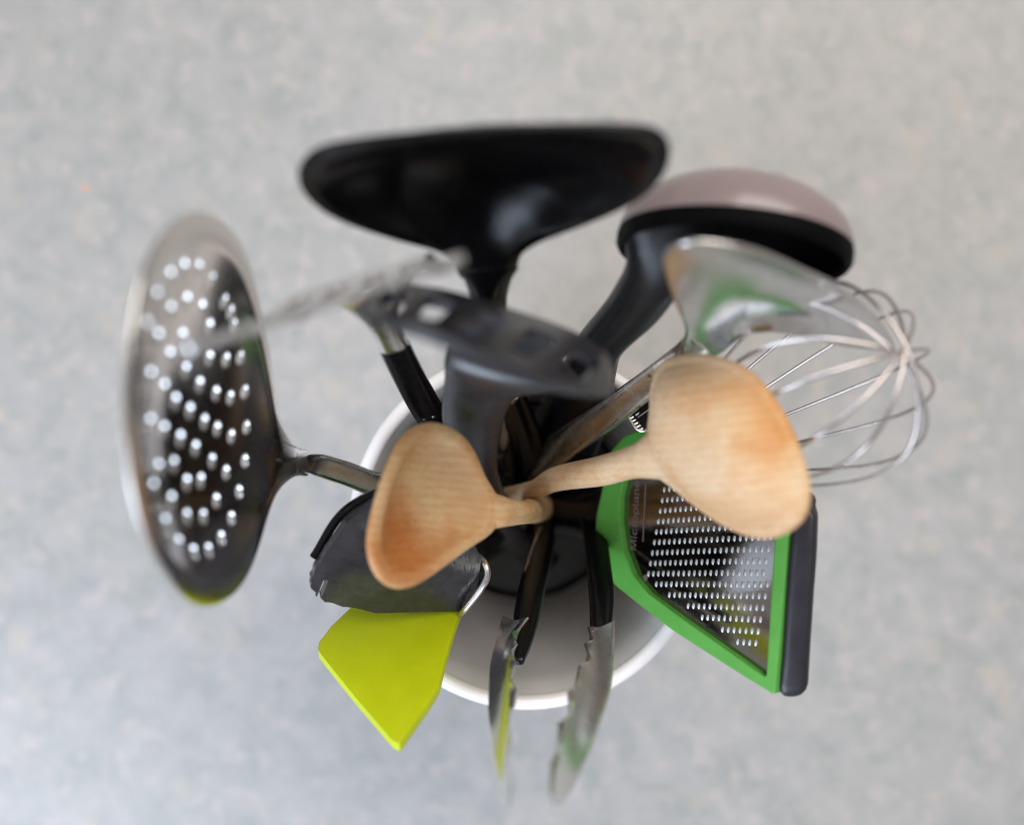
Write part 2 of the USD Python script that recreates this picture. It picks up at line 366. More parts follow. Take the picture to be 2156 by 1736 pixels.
# ------------------------------------------------------------------ worn black turner over it
wt = thing('worn_turner', 'black nylon turner with a frayed melted edge, lying over the lime green blade', 'spatula', (0.0, 0.01, 0.012))
fr = Frame(Q(850, 1280, 0.200), Q(985, 1275, 0.190), Q(830, 1080, 0.232))
out = [(975, 1279), (900, 1281), (790, 1283), (745, 1272), (720, 1270), (700, 1262), (682, 1260), (664, 1247), (658, 1232), (650, 1222), (664, 1192), (694, 1158), (732, 1120), (794, 1084), (860, 1064), (930, 1070), (990, 1120), (1012, 1178), (1006, 1215)]
uv = [fr.uv(*q) for q in out]
dense = []
rg = np.random.default_rng(5)
for a, b in zip(uv, uv[1:] + uv[:1]):
    n = max(2, int(np.linalg.norm(b - a) / 0.0015))
    for k in range(n): dense.append(a + (b - a) * k / n)
dense = np.array(dense)
mid = dense.mean(0)
left_end = fr.uv(655, 1235)
jit = rg.normal(0, 0.00045, len(dense)) * np.exp(-(np.linalg.norm(dense - left_end, axis=1) / 0.014) ** 2)
dense = mid + (dense - mid) * (1 + jit[:, None] / np.linalg.norm(dense - mid, axis=1, keepdims=True))
slit = LineString([fr.uv(671, 1248), fr.uv(684, 1218)]).buffer(0.0009)
poly = Polygon(dense).buffer(0).difference(slit)
umin, vmid = fr.uv(655, 1235)[0], mid[1]
def wmap(x, y, w):
    k = np.clip((y - fr.uv(830, 1240)[1]) / 0.03, -1, 2)
    bump = (meshkit.fbm(np.stack([x, y, w], -1) * 260, 3, 4) - 0.5) * 0.0005
    return fr.P(x, y, w - 0.006 * np.clip(k, 0, 2) ** 2 + bump)
obj('blade', sheet(poly, 0.0034, wmap, 0.0028), 'worn_black', wt, smooth=50)
obj('edge_lip', tube([fr.P(*fr.uv(x, y), w) for x, y, w in ((664, 1192, -0.0045), (694, 1158, -0.0075), (732, 1120, -0.010), (794, 1086, -0.011), (860, 1066, -0.012))], 0.0017), 'black_nylon', wt)
obj('handle', strap([(*pair(foot(0.025, 0.020), (0.5, 1, 0), 0.013), 0.008), (*pair(Q(1040, 1130, 0.12), (0.5, 1, 0), 0.014), 0.008), (Q(960, 1240, 0.186), Q(930, 1110, 0.190), 0.004), (Q(880, 1262, 0.197), Q(860, 1110, 0.204), 0.002)]), 'black_nylon', wt)

wl = thing('wire_loop', 'bent steel wire loop at the right edge of the worn black turner', 'wire', (0.0, 0.02, 0.02))
obj('wire', tube([Q(1030, 1010, 0.10), Q(955, 1105, 0.165), Q(990, 1158, 0.196), Q(1018, 1182, 0.202), Q(1027, 1205, 0.203), Q(1020, 1228, 0.2025), Q(995, 1262, 0.199), Q(968, 1292, 0.192), Q(990, 1230, 0.14), Q(1040, 1150, 0.08)], 0.0013, m=90), 'steel_wire', wl)

# ------------------------------------------------------------------ skimmer, left
sk = thing('steel_skimmer', 'polished steel skimmer with a round dish full of small holes, at the far left', 'skimmer', (0.03, 0.0, 0.012))
c = Q(425, 860, 0.315)
az, el = math.radians(-3), math.radians(3.5)
n = np.array([math.cos(el) * math.cos(az), math.cos(el) * math.sin(az), math.sin(el)])
fr = Frame(c, c + np.array([-math.sin(az), math.cos(az), 0]), c + np.cross(n, [-math.sin(az), math.cos(az), 0]))
out = [(652, 956), (634, 948), (612, 925), (590, 880), (578, 820), (566, 735), (549, 645), (520, 540), (478, 475), (430, 450), (385, 458), (340, 505), (303, 585), (281, 700), (271, 830), (274, 945), (290, 1060), (322, 1150), (370, 1235), (415, 1270), (455, 1270), (500, 1240), (535, 1180), (560, 1100), (582, 1040), (608, 1010), (634, 1000), (652, 994)]
m, uv, cc, pf = dish(fr, out, 0.0065, 0.0011, (425, 860), rings=30, n=180, p=1.5, lip=0.16)
ext = uv.max(0) - uv.min(0); print('skimmer size', ext)
holes = [(230,330),(288,293),(348,297),(405,345),(457,435),(175,415),(297,433),(232,475),(362,460),(393,540),(483,480),(495,535),(135,540),(180,585),(280,580),(228,660),(393,672),(462,678),(523,668),(295,722),(352,780),(205,795),(420,817),(480,835),(540,810),(150,745),(252,850),(312,890),(372,935),(425,965),(483,995),(547,957),(205,970),(150,940),(272,1005),(335,1045),(404,1097),(462,1145),(540,1097),(185,1130),(245,1112),(300,1188),(358,1180),(422,1262),(516,1225),(165,1210),(238,1262),(301,1330),(368,1328),(485,1335),(443,1418),(390,1468),(330,1478),(270,1440),(215,1355)]
cut = []
for hx, hy in holes:
    x, y = 241.5 + hx * 0.5069, 414 + hy * 0.5069
    r = np.array([(x - 1078) / FPX, -(y - 868) / FPX, -1.0])
    t0 = ((fr.o - CAM) @ fr.N) / (r @ fr.N); hit = None
    tt = np.linspace(-0.02, 0.06, 800)
    q = CAM + (t0 + tt)[:, None] * r - fr.o
    below = np.nonzero((q @ fr.N <= pf(q @ fr.U, q @ fr.V)) & (q @ fr.N < -1e-5))[0]
    if len(below): k = below[0]; hit = (q[k] @ fr.U, q[k] @ fr.V, q[k] @ fr.N)
    if hit is None: print('miss', hx, hy); continue
    p = np.array(hit[:2]); off = hit[2]
    cyl = manifold3d.Manifold.cylinder(0.03, 0.00225, 0.00225, 20, True)
    R = np.stack([fr.U, fr.V, fr.N, fr.P(p[0], p[1], off)], 1)
    cut.append(cyl.transform(R))
mm = manifold3d.Manifold(manifold3d.Mesh(np.array(m.vertices, np.float32), np.array(m.faces, np.uint32)))
print('skimmer manifold', mm.status(), mm.volume())
if mm.volume() < 0: m.invert(); mm = manifold3d.Manifold(manifold3d.Mesh(np.array(m.vertices, np.float32), np.array(m.faces, np.uint32)))
mm = mm - manifold3d.Manifold.batch_boolean(cut, manifold3d.OpType.Add)
mo = mm.to_mesh()
obj('dish', trimesh.Trimesh(mo.vert_properties[:, :3], mo.tri_verts), 'steel', sk, smooth=40)
zn = fr.S(648, 976)[2]; print('skimmer neck', zn)
obj('handle', strap([(fr.S(622, 944, -0.0006), fr.S(622, 1004, -0.0006), 0.0014), (fr.S(644, 953, -0.0006), fr.S(644, 997, -0.0006), 0.0022), (Q(666, 952, zn - 0.007), Q(660, 1002, zn - 0.007), 0.003), (Q(722, 966, zn - 0.018), Q(716, 1020, zn - 0.018), 0.003), (Q(802, 995, zn - 0.033), Q(794, 1048, zn - 0.033), 0.003), (*pair(foot(0.034, 0.003), (0, -1, 0), 0.009), 0.003)][::-1], power=3.5, m=60), 'steel_satin', sk)

# ------------------------------------------------------------------ slotted steel turner, upper left (edge on, closest to the lens)
stn = thing('steel_turner', 'slotted steel turner seen nearly edge on, between the skimmer and the big black spoon', 'spatula', (0.02, -0.02, 0.012))
BL, BR, TL, TR = Q(612, 628, 0.292), Q(905, 536, 0.288), Q(372, 741, 0.362), Q(985, 537, 0.358)
nrm = unit(np.cross(BR - BL, TL - BL))
def stmap(x, y, w):
    x, y = np.asarray(x), np.asarray(y)
    p = (BL * (1 - x[:, None]) + BR * x[:, None]) * (1 - y[:, None]) + (TL * (1 - x[:, None]) + TR * x[:, None]) * y[:, None]
    return p + nrm * (w * 0.03 + 0.003 * np.sin(np.pi * y))[:, None]
poly = Polygon([(0, 0), (1, 0), (1, 1), (0, 1)])
poly = rounded(poly, 0.06)
for k in range(4):
    xk = 0.16 + 0.225 * k
    poly = poly.difference(LineString([(xk, 0.20), (xk, 0.84)]).buffer(0.066))
obj('blade', sheet(poly, 0.0022 / 0.03, stmap, 0.06), 'steel_satin', stn, smooth=30)
obj('neck', strap([(Q(800, 742, 0.249), Q(864, 722, 0.249), 0.0034), (Q(772, 690, 0.266), Q(838, 664, 0.266), 0.0026), (Q(735, 655, 0.281), Q(858, 612, 0.280), 0.0018), (Q(665, 636, 0.289), Q(885, 566, 0.286), 0.0014), (BL * 0.995 + BR * 0.005, BR * 0.995 + BL * 0.005, 0.0013)], m=50), 'steel_satin', stn)
obj('handle', strap([(*pair(foot(0.028, -0.016), (1, .35, 0), 0.012), 0.004), (Q(955, 965, 0.155), Q(1010, 950, 0.155), 0.004), (Q(879, 889, 0.19), Q(943, 869, 0.19), 0.0042), (Q(826, 795, 0.226), Q(890, 776, 0.226), 0.0042), (Q(800, 742, 0.2485), Q(864, 722, 0.2485), 0.0036)], power=3.5), 'black_nylon', stn)  # steel handle given black: the dark it reflects put into the colour
for k in range(2):
    p = Q(893 + 20 * k, 880 - 5 * k, 0.193)
    s = trimesh.creation.icosphere(2, 0.0009); s.apply_translation(p + np.array([0, 0, 0.0016])); obj('rivet', s, 'steel_wire', stn)

# ------------------------------------------------------------------ big black spoon, top
bs = thing('black_spoon', 'large black nylon serving spoon with a wide flat-topped bowl, at the top', 'spoon', (0.0, -0.02, 0.012))
c = Q(1022, 400, 0.318)
el = math.radians(18)
n = np.array([0.03, -math.cos(el), math.sin(el)]); n = unit(n)
u = unit(np.cross([0, 0, 1.0], n)); fr = Frame(c, c + u, c + np.cross(n, u))
out = [(1070, 575), (1088, 545), (1130, 512), (1200, 485), (1290, 448), (1350, 415), (1385, 378), (1402, 335), (1396, 305), (1372, 286), (1310, 278), (1210, 277), (1080, 281), (950, 290), (830, 300), (740, 312), (690, 322), (660, 336), (640, 362), (638, 388), (655, 420), (700, 455), (780, 488), (860, 512), (930, 532), (965, 560), (985, 590)]
m, uv, cc, pf = dish(fr, out, 0.0125, 0.0024, (1030, 400), rings=26, n=180, p=1.25, lip=0.08)
for yy in (690, 640, 600, 570, 545): print('bs z', yy, fr.S(1030, yy)[2])
print('black spoon', uv.max(0) - uv.min(0))
obj('bowl', m, 'black_nylon', bs, smooth=50)
zb = fr.S(1030, 590)[2]
obj('handle', strap([(*pair(foot(0.002, -0.030), (1, 0, 0), 0.014), 0.012), (Q(1062, 950, 0.12), Q(1142, 950, 0.12), 0.012), (Q(994, 680, zb - 0.030), Q(1068, 680, zb - 0.030), 0.011), (Q(989, 630, zb - 0.014), Q(1068, 630, zb - 0.014), 0.009), (Q(980, 594, zb - 0.001), Q(1076, 590, zb - 0.001), 0.006), (Q(962, 568, zb + 0.006), Q(1092, 564, zb + 0.006), 0.003)], m=60), 'black_nylon', bs)

# ------------------------------------------------------------------ black ladle, top right
ld = thing('black_ladle', 'black ladle with a domed bowl coloured in pale pinkish reflected light, between the black spoon and the whisk', 'ladle', (-0.02, -0.025, 0.012))
A, B = Q(1305, 480, 0.272), Q(1778, 556, 0.268)          # ends of the rim's long axis
cR = (A + B) / 2; rad = np.linalg.norm(B - A) / 2; print('ladle radius', rad)
U = unit(B - A)
ax = unit(np.array([0.22, 0.95, -0.10])); ax = unit(ax - (ax @ U) * U); V = np.cross(ax, U)
def lathe(profile):
    a = np.linspace(0, 2 * np.pi, 96, endpoint=False)
    return loft([cR + ax * h * rad + max(r, 0.001) * rad * (np.cos(a)[:, None] * U + np.sin(a)[:, None] * V) for r, h in profile])
els = np.linspace(0.0, math.pi / 2, 18)
obj('bowl', lathe([(0.95 * math.cos(a), 0.51 * math.sin(a) + 0.03) for a in els[::-1]] + [(math.cos(a), 0.56 * math.sin(a) + 0.03) for a in els]), 'ladle_dome', ld, smooth=50)
obj('lining', lathe([(0.935 * math.cos(a), 0.47 * math.sin(a) + 0.02) for a in els[::-1]] + [(0.93, -0.10), (0.96, -0.13), (0.985, -0.12), (1.008, -0.08), (1.008, 0.0), (0.955, 0.035)] + [(0.948 * math.cos(a), 0.485 * math.sin(a) + 0.02) for a in els[1:]]), 'lining_black', ld, smooth=50)
obj('handle', strap([(*pair(foot(-0.022, -0.028), (1, -.8, 0), 0.015), 0.012), (Q(1168, 795, 0.165), Q(1278, 888, 0.165), 0.012), (Q(1218, 706, 0.215), Q(1300, 765, 0.215), 0.012), (Q(1290, 610, 0.247), Q(1392, 668, 0.247), 0.0125), (Q(1320, 545, 0.264), Q(1445, 602, 0.264), 0.0125), (Q(1315, 500, 0.272), Q(1500, 555, 0.272), 0.010), (Q(1318, 472, 0.278), Q(1530, 505, 0.278), 0.006), (Q(1350, 448, 0.283), Q(1535, 462, 0.284), 0.003)], m=60), 'ladle_black', ld)
obj('ridge', tube([Q(1470, 418, 0.2975), Q(1510, 435, 0.296), Q(1532, 470, 0.290), Q(1534, 525, 0.279)], 0.0013, m=30), 'black_nylon', ld)

# ------------------------------------------------------------------ whisk
wk = thing('balloon_whisk', 'steel wire balloon whisk spreading out at the right edge', 'whisk', (-0.02, -0.02, 0.012))
foot_w = foot(-0.024, -0.026)
apex = Q(1897, 741, 0.285)
axw = unit(apex - foot_w); Lw = np.linalg.norm(apex - foot_w)
a1 = unit(np.cross(axw, [0, 0, 1.0])); a2 = np.cross(axw, a1)
def wire(theta, jit, rm):
    d = a1 * math.cos(theta) + a2 * math.sin(theta); pts = []
    # half profile from the ferrule out to the widest place and round to the apex, then down the other side
    prof_w = [(0.150, 0.004), (0.115, 0.011), (0.080, 0.022), (0.050, rm * 0.93), (0.028, rm), (0.012, rm * 0.84), (0.003, rm * 0.45), (0.0, 0.0)]
    for s, r in prof_w: pts.append(apex - axw * (s + 0) + d * r + axw * jit * (1 if s < 0.03 else 0))
    for s, r in prof_w[-2::-1]: pts.append(apex - axw * s - d * r + axw * jit * (1 if s < 0.03 else 0))
    return tube(pts, 0.00066, n=8, m=110)
for k in range(6):
    obj('wire', wire(k * math.pi / 6 + 0.18 + 0.05 * math.sin(3 * k), 0.0022 * (k - 2.5) / 2.5, 0.0318 + 0.0012 * math.cos(2.2 * k)), 'steel_wire', wk, smooth=60)
top = apex - axw * 0.148
wd = unit(np.cross(axw, [0, 0, 1.0]))
obj('ferrule', tube([apex - axw * 0.165, apex - axw * 0.146], 0.0062, n=20, m=4, smooth=False), 'steel', wk)
obj('handle', tube([foot_w, foot_w + axw * 0.05, foot_w + axw * 0.12, apex - axw * 0.160], np.interp(np.linspace(0, 1, 30), [0, .2, .8, 1], [.005, .0075, .0068, .0058]), n=18, m=30), 'steel', wk)

# ------------------------------------------------------------------ steel serving spoon, right
ss = thing('steel_spoon', 'shiny steel serving spoon reflecting green, leaning over the wooden spoon towards the whisk', 'spoon', (-0.03, -0.01, 0.012))
c = Q(1630, 640, 0.288); n = unit([-0.06, -0.97, 0.235]); u = unit(np.cross([0, 0, 1.0], n)); fr = Frame(c, c + u, c + np.cross(n, u)); zs = fr.S(1450, 735)[2]; print('spoon neck', zs, fr.S(1870, 735)[2], fr.S(1500, 520)[2])
out = [(1440, 728), (1447, 700), (1425, 640), (1408, 590), (1403, 550), (1420, 524), (1460, 514), (1520, 518), (1600, 536), (1690, 574), (1760, 606), (1830, 660), (1870, 712), (1874, 740), (1840, 738), (1790, 733), (1700, 712), (1620, 700), (1560, 712), (1525, 738), (1490, 752), (1455, 748)]
m, uv, cc, pf = dish(fr, out, 0.006, 0.0014, (1610, 625), rings=26, n=180, p=1.25)
print('steel spoon', uv.max(0) - uv.min(0), 'view cos', fr.N @ unit(CAM - fr.o))
obj('bowl', m, 'steel_spoon', ss, smooth=60)
obj('handle', strap([(*pair(foot(-0.035, -0.02), (.55, -.83, 0), 0.012), 0.0035), (Q(1150, 925, 0.13), Q(1175, 985, 0.13), 0.0038), (Q(1285, 830, zs - 0.045), Q(1318, 882, zs - 0.050), 0.0038), (Q(1372, 765, zs - 0.021), Q(1405, 815, zs - 0.025), 0.003), (Q(1425, 722, zs - 0.006), Q(1470, 775, zs - 0.009), 0.0024), (fr.S(1446, 704, -0.001), fr.S(1505, 746, -0.001), 0.0014)], power=3.0, m=60), 'steel_worn', ss)

# ------------------------------------------------------------------ grater
gr = thing('hand_grater', 'green framed hand grater with steel rasp plate and black bumper', 'grater', (0.0, 0.0, 0.012))
fr = Frame(Q(1265, 1100, 0.150), Q(1655, 1270, 0.232), Q(1290, 900, 0.152))
outer_q = [(1640, 1461), (1560, 1412), (1480, 1361), (1424, 1325), (1345, 1264), (1303, 1230), (1277, 1180), (1260, 1144), (1264, 1085), (1274, 1040), (1284, 985), (1296, 948), (1322, 918), (1365, 902), (1440, 898), (1560, 935), (1690, 1035), (1668, 1130), (1655, 1290)]
inner_q = [(1622, 1424), (1612, 1418), (1510, 1346), (1440, 1297), (1372, 1247), (1340, 1208), (1320, 1155), (1312, 1100), (1313, 1045), (1324, 1000), (1334, 968), (1355, 945), (1395, 932), (1450, 932), (1560, 968), (1652, 1040), (1640, 1130), (1630, 1290)]
ou, iu = np.array([fr.uv(*q) for q in outer_q]), np.array([fr.uv(*q) for q in inner_q])
po, pi_ = rounded(Polygon(ou), 0.0012), rounded(Polygon(iu), 0.001)
frame_m = sheet(po.difference(pi_), 0.0042, lambda x, y, w: fr.P(x, y, w), 0.008)
obj('frame', frame_m, 'green_plastic', gr, smooth=30)
plate = po.buffer(-0.0022)
pu, pv = 0.0042, 0.0058
teeth, hp = [], []
tu = fr.uv(1376, 1150)[0]
endu = fr.uv(1612, 1250)[0]
nr = int((endu - tu) / 0.0026)
def tooth(u, v):
    # a raised scoop: a quarter dome opening towards the handle
    # a punched scoop: its raised cutting lip faces the handle, behind it the metal slopes back into the plate
    vs, fs = [], []
    S_, R_ = 8, 3
    for i in range(S_ + 1):
        q = -1 + 2 * i / S_; k = math.sqrt(max(0, 1 - q * q))
        for j in range(R_ + 1):
            a = j / R_
            vs.append((u + (-0.00065 + 1.2e-3 * a) * k, v + 0.00128 * q, 0.0005 * k * (1 - a) ** 1.3))
    for i in range(S_):
        for j in range(R_):
            k = i * (R_ + 1) + j; fs += [(k, k + 1, k + R_ + 2), (k, k + R_ + 2, k + R_ + 1)]
    return np.array(vs), np.array(fs)
ins = pi_.buffer(-0.0035)
TV, TF, nv = [], [], 0
vmin, vmax = iu[:, 1].min(), iu[:, 1].max()
for r in range(nr + 1):
    u = tu + r * (endu - tu) / nr
    for s in range(40):
        v = vmin + 0.002 + (s - 8) * 0.0044 + 0.34 * (u - tu)
        if ins.contains(Point(u, v)):
            vs, fs = tooth(u, v); TV.append(vs); TF.append(fs + nv); nv += len(vs)
            hp.append(Polygon([(u - 0.0013, v - 0.0009), (u - 0.0002, v - 0.0011), (u + 0.0002, v), (u - 0.0002, v + 0.0011), (u - 0.0013, v + 0.0009)]))
print('teeth', len(hp))
rnd_hole = Point(fr.uv(1357, 1216)).buffer(0.0012)
from shapely import union_all
plate_p = plate.difference(union_all(hp + [rnd_hole]))
plate_w = -0.0008
obj('rasp_plate', sheet(plate_p, 0.0006, lambda x, y, w: fr.P(x, y, w + plate_w), None), 'steel_plate', gr, smooth=False)
tv = np.vstack(TV); tf = np.vstack(TF)
tm = trimesh.Trimesh(fr.P(tv[:, 0], tv[:, 1], tv[:, 2] + plate_w + 0.0002), tf, process=False)
obj('teeth', tm, 'steel_tooth', gr, smooth=60, kind='stuff')
# printed name along the inner end of the plate, read from the viewer's side
txt = meshkit.text_mesh('Microplane', 0.0034, 0.0001, bold=False)
tl = txt.vertices[:, 0].max(); L0, L1 = fr.uv(1337, 1160), fr.uv(1345, 1012)
sc = np.linalg.norm(L1 - L0) / tl
d1 = unit(L1 - L0); d2 = np.array([-d1[1], d1[0]])
if d2[0] > 0: d2 = -d2
tvv = np.array(txt.vertices)
xy = L0 + tvv[:, :1] * sc * d1 + tvv[:, 1:2] * 1.0 * d2
obj('lettering', fix(trimesh.Trimesh(fr.P(xy[:, 0], xy[:, 1], plate_w + 0.00033 + tvv[:, 2]), txt.faces, process=False)), 'grey_print', gr, smooth=False)
# the thin printed rule beside the name
ra, rb = fr.uv(1352, 1140), fr.uv(1358, 1020)
obj('printed_rule', sheet(LineString([ra, rb]).buffer(0.00028, cap_style=2), 0.0001, lambda x, y, w: fr.P(x, y, plate_w + 0.0004 + w), None), 'grey_print', gr, smooth=False)
# black bumper: fat soft bar on the end of the frame
bump = []
for (x0, y0), (x1, y1), zz, th in (((1640, 1440), (1702, 1436), 0.2335, 0.009), ((1648, 1370), (1706, 1366), 0.2338, 0.0105), ((1656, 1250), (1714, 1246), 0.2343, 0.0105), ((1664, 1150), (1721, 1140), 0.2348, 0.0105), ((1674, 1086), (1722, 1088), 0.235, 0.0095), ((1690, 1056), (1704, 1057), 0.2352, 0.008)):
    bump.append((Q(x0, y0, zz - 0.004), Q(x1, y1, zz - 0.001), th))
obj('bumper', strap(bump, m=50, power=3.4), 'black_rubber', gr)
obj('handle', strap([(*pair(foot(-0.02, -0.002), (0, 1, 0), 0.02), 0.014), (*pair(Q(1150, 1075, 0.09), (0, 1, 0), 0.022), 0.014), (Q(1250, 1140, 0.142), Q(1262, 1010, 0.142), 0.008), (Q(1275, 1150, 0.151), Q(1285, 1000, 0.151), 0.004)]), 'black_nylon', gr)

# ------------------------------------------------------------------ small toothed steel blade by the steel spoon's handle
rp_ = thing('toothed_blade', 'small narrow steel blade with fine teeth beside the steel spoon handle', 'blade', (0.0, 0.0, 0.012))
fr2 = Frame(Q(1318, 868, 0.19), Q(1352, 908, 0.19), Q(1400, 840, 0.206))
p2 = Polygon([fr2.uv(*q) for q in ((1308, 862), (1350, 910), (1362, 908), (1420, 850), (1395, 800))])
obj('blade', sheet(p2, 0.0008, lambda x, y, w: fr2.P(x, y, w), 0.006), 'black_nylon', rp_, smooth=False)
obj('steel_edge', tube([Q(1310, 862, 0.1915), Q(1330, 886, 0.1912), Q(1345, 905, 0.1912), Q(1356, 906, 0.1918), Q(1362, 903, 0.192)], 0.0007, m=30), 'steel_worn', rp_)
for k in range(7):
    a = np.array([1316, 868.]) + np.array([5.0, 6.0]) * k
    obj('tooth', tube([Q(*a, 0.1915), Q(a[0] + 8, a[1] - 4, 0.1925)], 0.00045, n=6, m=3, smooth=False), 'steel_worn', rp_)
for k in range(3):
    a = np.array([1340 - 8 * k, 868. - 4 + 5 * k])
    obj('slot_wire', tube([Q(1335 + 4 * k, 868 + 5 * k, 0.193), Q(1372, 838 + 10 * k, 0.20)], 0.0004, n=6, m=3, smooth=False), 'steel_wire', rp_)
obj('handle', strap([(*pair(foot(-0.01, 0.035), (1, .5, 0), 0.010), 0.008), (*pair(Q(1290, 870, 0.16), (1, .5, 0), 0.010), 0.006), (*pair(Q(1372, 842, 0.196), (1, -.8, 0), 0.008), 0.003)]), 'black_nylon', rp_)

# ------------------------------------------------------------------ slim steel handle between the black handles
sh = thing('slim_handle', 'slim bright steel handle standing between the two central black utensil handles', 'handle', (0.0, 0.02, 0.012))
obj('shaft', strap([(*pair(foot(-0.004, 0.03), (1, 0, 0), 0.006), 0.003), (Q(1038, 960, 0.12), Q(1066, 955, 0.12), 0.003), (Q(1050, 890, 0.16), Q(1082, 885, 0.16), 0.003), (Q(1060, 840, 0.185), Q(1092, 835, 0.185), 0.003)]), 'steel_satin', sh)

# ------------------------------------------------------------------ slotted black turner, centre
bt = thing('slotted_turner', 'black nylon slotted turner in the middle, its blade tipped towards the lens', 'spatula', (0.01, -0.03, 0.012))
Bq = [(762, 652, 0.288), (890, 612, 0.300), (1065, 658, 0.302), (1220, 714, 0.298), (1282, 786, 0.286)]
Tq = [(748, 657, 0.330), (850, 690, 0.342), (945, 722, 0.346), (1105, 790, 0.342), (1278, 838, 0.312)]
xs = np.linspace(0, 1, 5)
fb, ft = CubicSpline(xs, [Q(*q) for q in Bq]), CubicSpline(xs, [Q(*q) for q in Tq])
def btmap(x, y, w):
    x = np.clip(x, 0, 1); yy = y[:, None]
    b, t = fb(x), ft(x); p = b * (1 - yy) + t * yy
    nn = np.cross(fb(x, 1), t - b); nn /= np.linalg.norm(nn, axis=1, keepdims=True)
    return p + nn * (w * 0.03)[:, None]
poly = rounded(Polygon([(0, 0), (1, 0), (1, 1), (0, 1)]), 0.05)
for xk in (0.16, 0.33, 0.50, 0.67, 0.84):
    poly = poly.difference(rounded(sbox(xk - 0.052, 0.26, xk + 0.052, 0.80), 0.03))
obj('blade', sheet(poly, 0.0030 / 0.03, btmap, 0.05), 'turner_black', bt, smooth=40)
obj('handle', strap([(*pair(foot(0.012, -0.034), (1, 0, 0), 0.016), 0.012), (Q(985, 1040, 0.16), Q(1062, 1040, 0.16), 0.012), (Q(958, 975, 0.19), Q(1048, 975, 0.19), 0.012), (Q(932, 885, 0.225), Q(1060, 885, 0.225), 0.011), (Q(936, 800, 0.252), Q(1105, 822, 0.254), 0.009), (Q(940, 735, 0.270), Q(1225, 812, 0.272), 0.006), (Q(955, 705, 0.270), Q(1215, 792, 0.268), 0.004), (Q(975, 675, 0.277), Q(1170, 742, 0.274), 0.003), (Q(985, 650, 0.288), Q(1130, 694, 0.286), 0.0025), (Q(985, 640, 0.299), Q(1130, 684, 0.299), 0.002)], m=70), 'turner_black', bt)

# ------------------------------------------------------------------ tongs
tg = thing('steel_tongs', 'pair of steel tongs with scalloped jaws pointing down over the front of the crock', 'tongs', (0.0, 0.03, 0.012))
def jaw(outer, inner, bulge, name):
    """outer, inner: (x, y, z) along the jaw; a curved sheet between both edges, thick 0.9 mm"""
    k = 90; t = np.linspace(0, 1, k)
    def along(q, lin):
        p = np.array([Q(*a) for a in q]); s = np.r_[0, np.cumsum(np.linalg.norm(np.diff(p, axis=0), axis=1))]; s /= s[-1]
        return np.stack([np.interp(t, s, p[:, i]) for i in range(3)], 1) if lin else PchipInterpolator(s, p)(t)
    o, i_ = along(outer, False), along(inner, True)
    from scipy.ndimage import gaussian_filter1d
    ism = gaussian_filter1d(i_, 9, axis=0, mode='nearest')
    nn = unit(np.cross(o[-1] - o[0], ism[k // 2] - o[k // 2]))
    if nn @ (CAM - o[0]) < 0: nn = -nn
    ws = np.r_[np.linspace(0, 0.8, 9), 0.9, 1.0]; rings = []
    for a in range(k):
        prof_j = [o[a] * (1 - w) + ism[a] * w - nn * bulge * math.sin(math.pi * w) * (1 - 0.6 * a / k) for w in ws[:-1]] + [i_[a]]
        rings.append(np.array(prof_j + [p - nn * 0.0009 for p in prof_j[::-1]]))
    return loft(rings)
obj('jaw', jaw([(1058, 1295, 0.204), (1045, 1345, 0.215), (1031, 1410, 0.232), (1028, 1480, 0.248), (1040, 1580, 0.272), (1062, 1692, 0.298)],
               [(1110, 1298, 0.2068), (1088, 1325, 0.2149), (1076, 1330, 0.2180), (1087, 1352, 0.2251), (1072, 1376, 0.2332), (1085, 1395, 0.2383), (1070, 1425, 0.2484), (1086, 1450, 0.2550), (1080, 1485, 0.2620), (1070, 1500, 0.2660), (1073, 1560, 0.2800), (1068, 1590, 0.2870), (1074, 1660, 0.3030), (1070, 1692, 0.3100)], 0.0012, 'l'), 'steel_satin', tg, smooth=50)
obj('jaw', jaw([(1294, 1305, 0.208), (1292, 1380, 0.226), (1288, 1440, 0.240), (1262, 1530, 0.262), (1225, 1620, 0.282), (1182, 1692, 0.298)],
               [(1240, 1318, 0.2169), (1250, 1345, 0.2254), (1233, 1352, 0.2288), (1246, 1388, 0.2393), (1222, 1398, 0.2438), (1214, 1440, 0.2553), (1198, 1452, 0.2600), (1202, 1500, 0.2710), (1176, 1520, 0.2760), (1176, 1575, 0.2880), (1162, 1600, 0.2940), (1160, 1660, 0.3070), (1172, 1692, 0.3140)], 0.0012, 'r'), 'steel_satin', tg, smooth=50)
obj('arm', strap([(*pair(foot(0.004, 0.036), (1, 0, 0), 0.010), 0.004), (Q(1120, 1110, 0.12), Q(1168, 1110, 0.12), 0.004), (Q(1085, 1270, 0.178), Q(1142, 1270, 0.178), 0.005), (Q(1076, 1350, 0.197), Q(1122, 1350, 0.197), 0.005), (Q(1084, 1388, 0.204), Q(1106, 1388, 0.204), 0.004)], power=3), 'black_nylon', tg)  # lower end: shaded channel wall of the steel jaw put in as black
obj('arm', strap([(*pair(foot(0.016, 0.036), (1, 0, 0), 0.010), 0.004), (Q(1225, 1110, 0.145), Q(1275, 1110, 0.145), 0.004), (Q(1238, 1230, 0.182), Q(1292, 1230, 0.182), 0.004), (Q(1242, 1325, 0.207), Q(1288, 1325, 0.207), 0.003)], power=3), 'black_nylon', tg)  # lower end: dark reflection in the steel jaw put in as black
obj('arm_edge', tube([Q(1140, 1110, 0.125), Q(1110, 1190, 0.155), Q(1086, 1300, 0.186)], 0.0008, m=20), 'steel_worn', tg)
obj('pivot', tube([foot(0.000, 0.036, 0.017), foot(0.021, 0.036, 0.017)], 0.003, m=4, n=14, smooth=False), 'steel', tg)

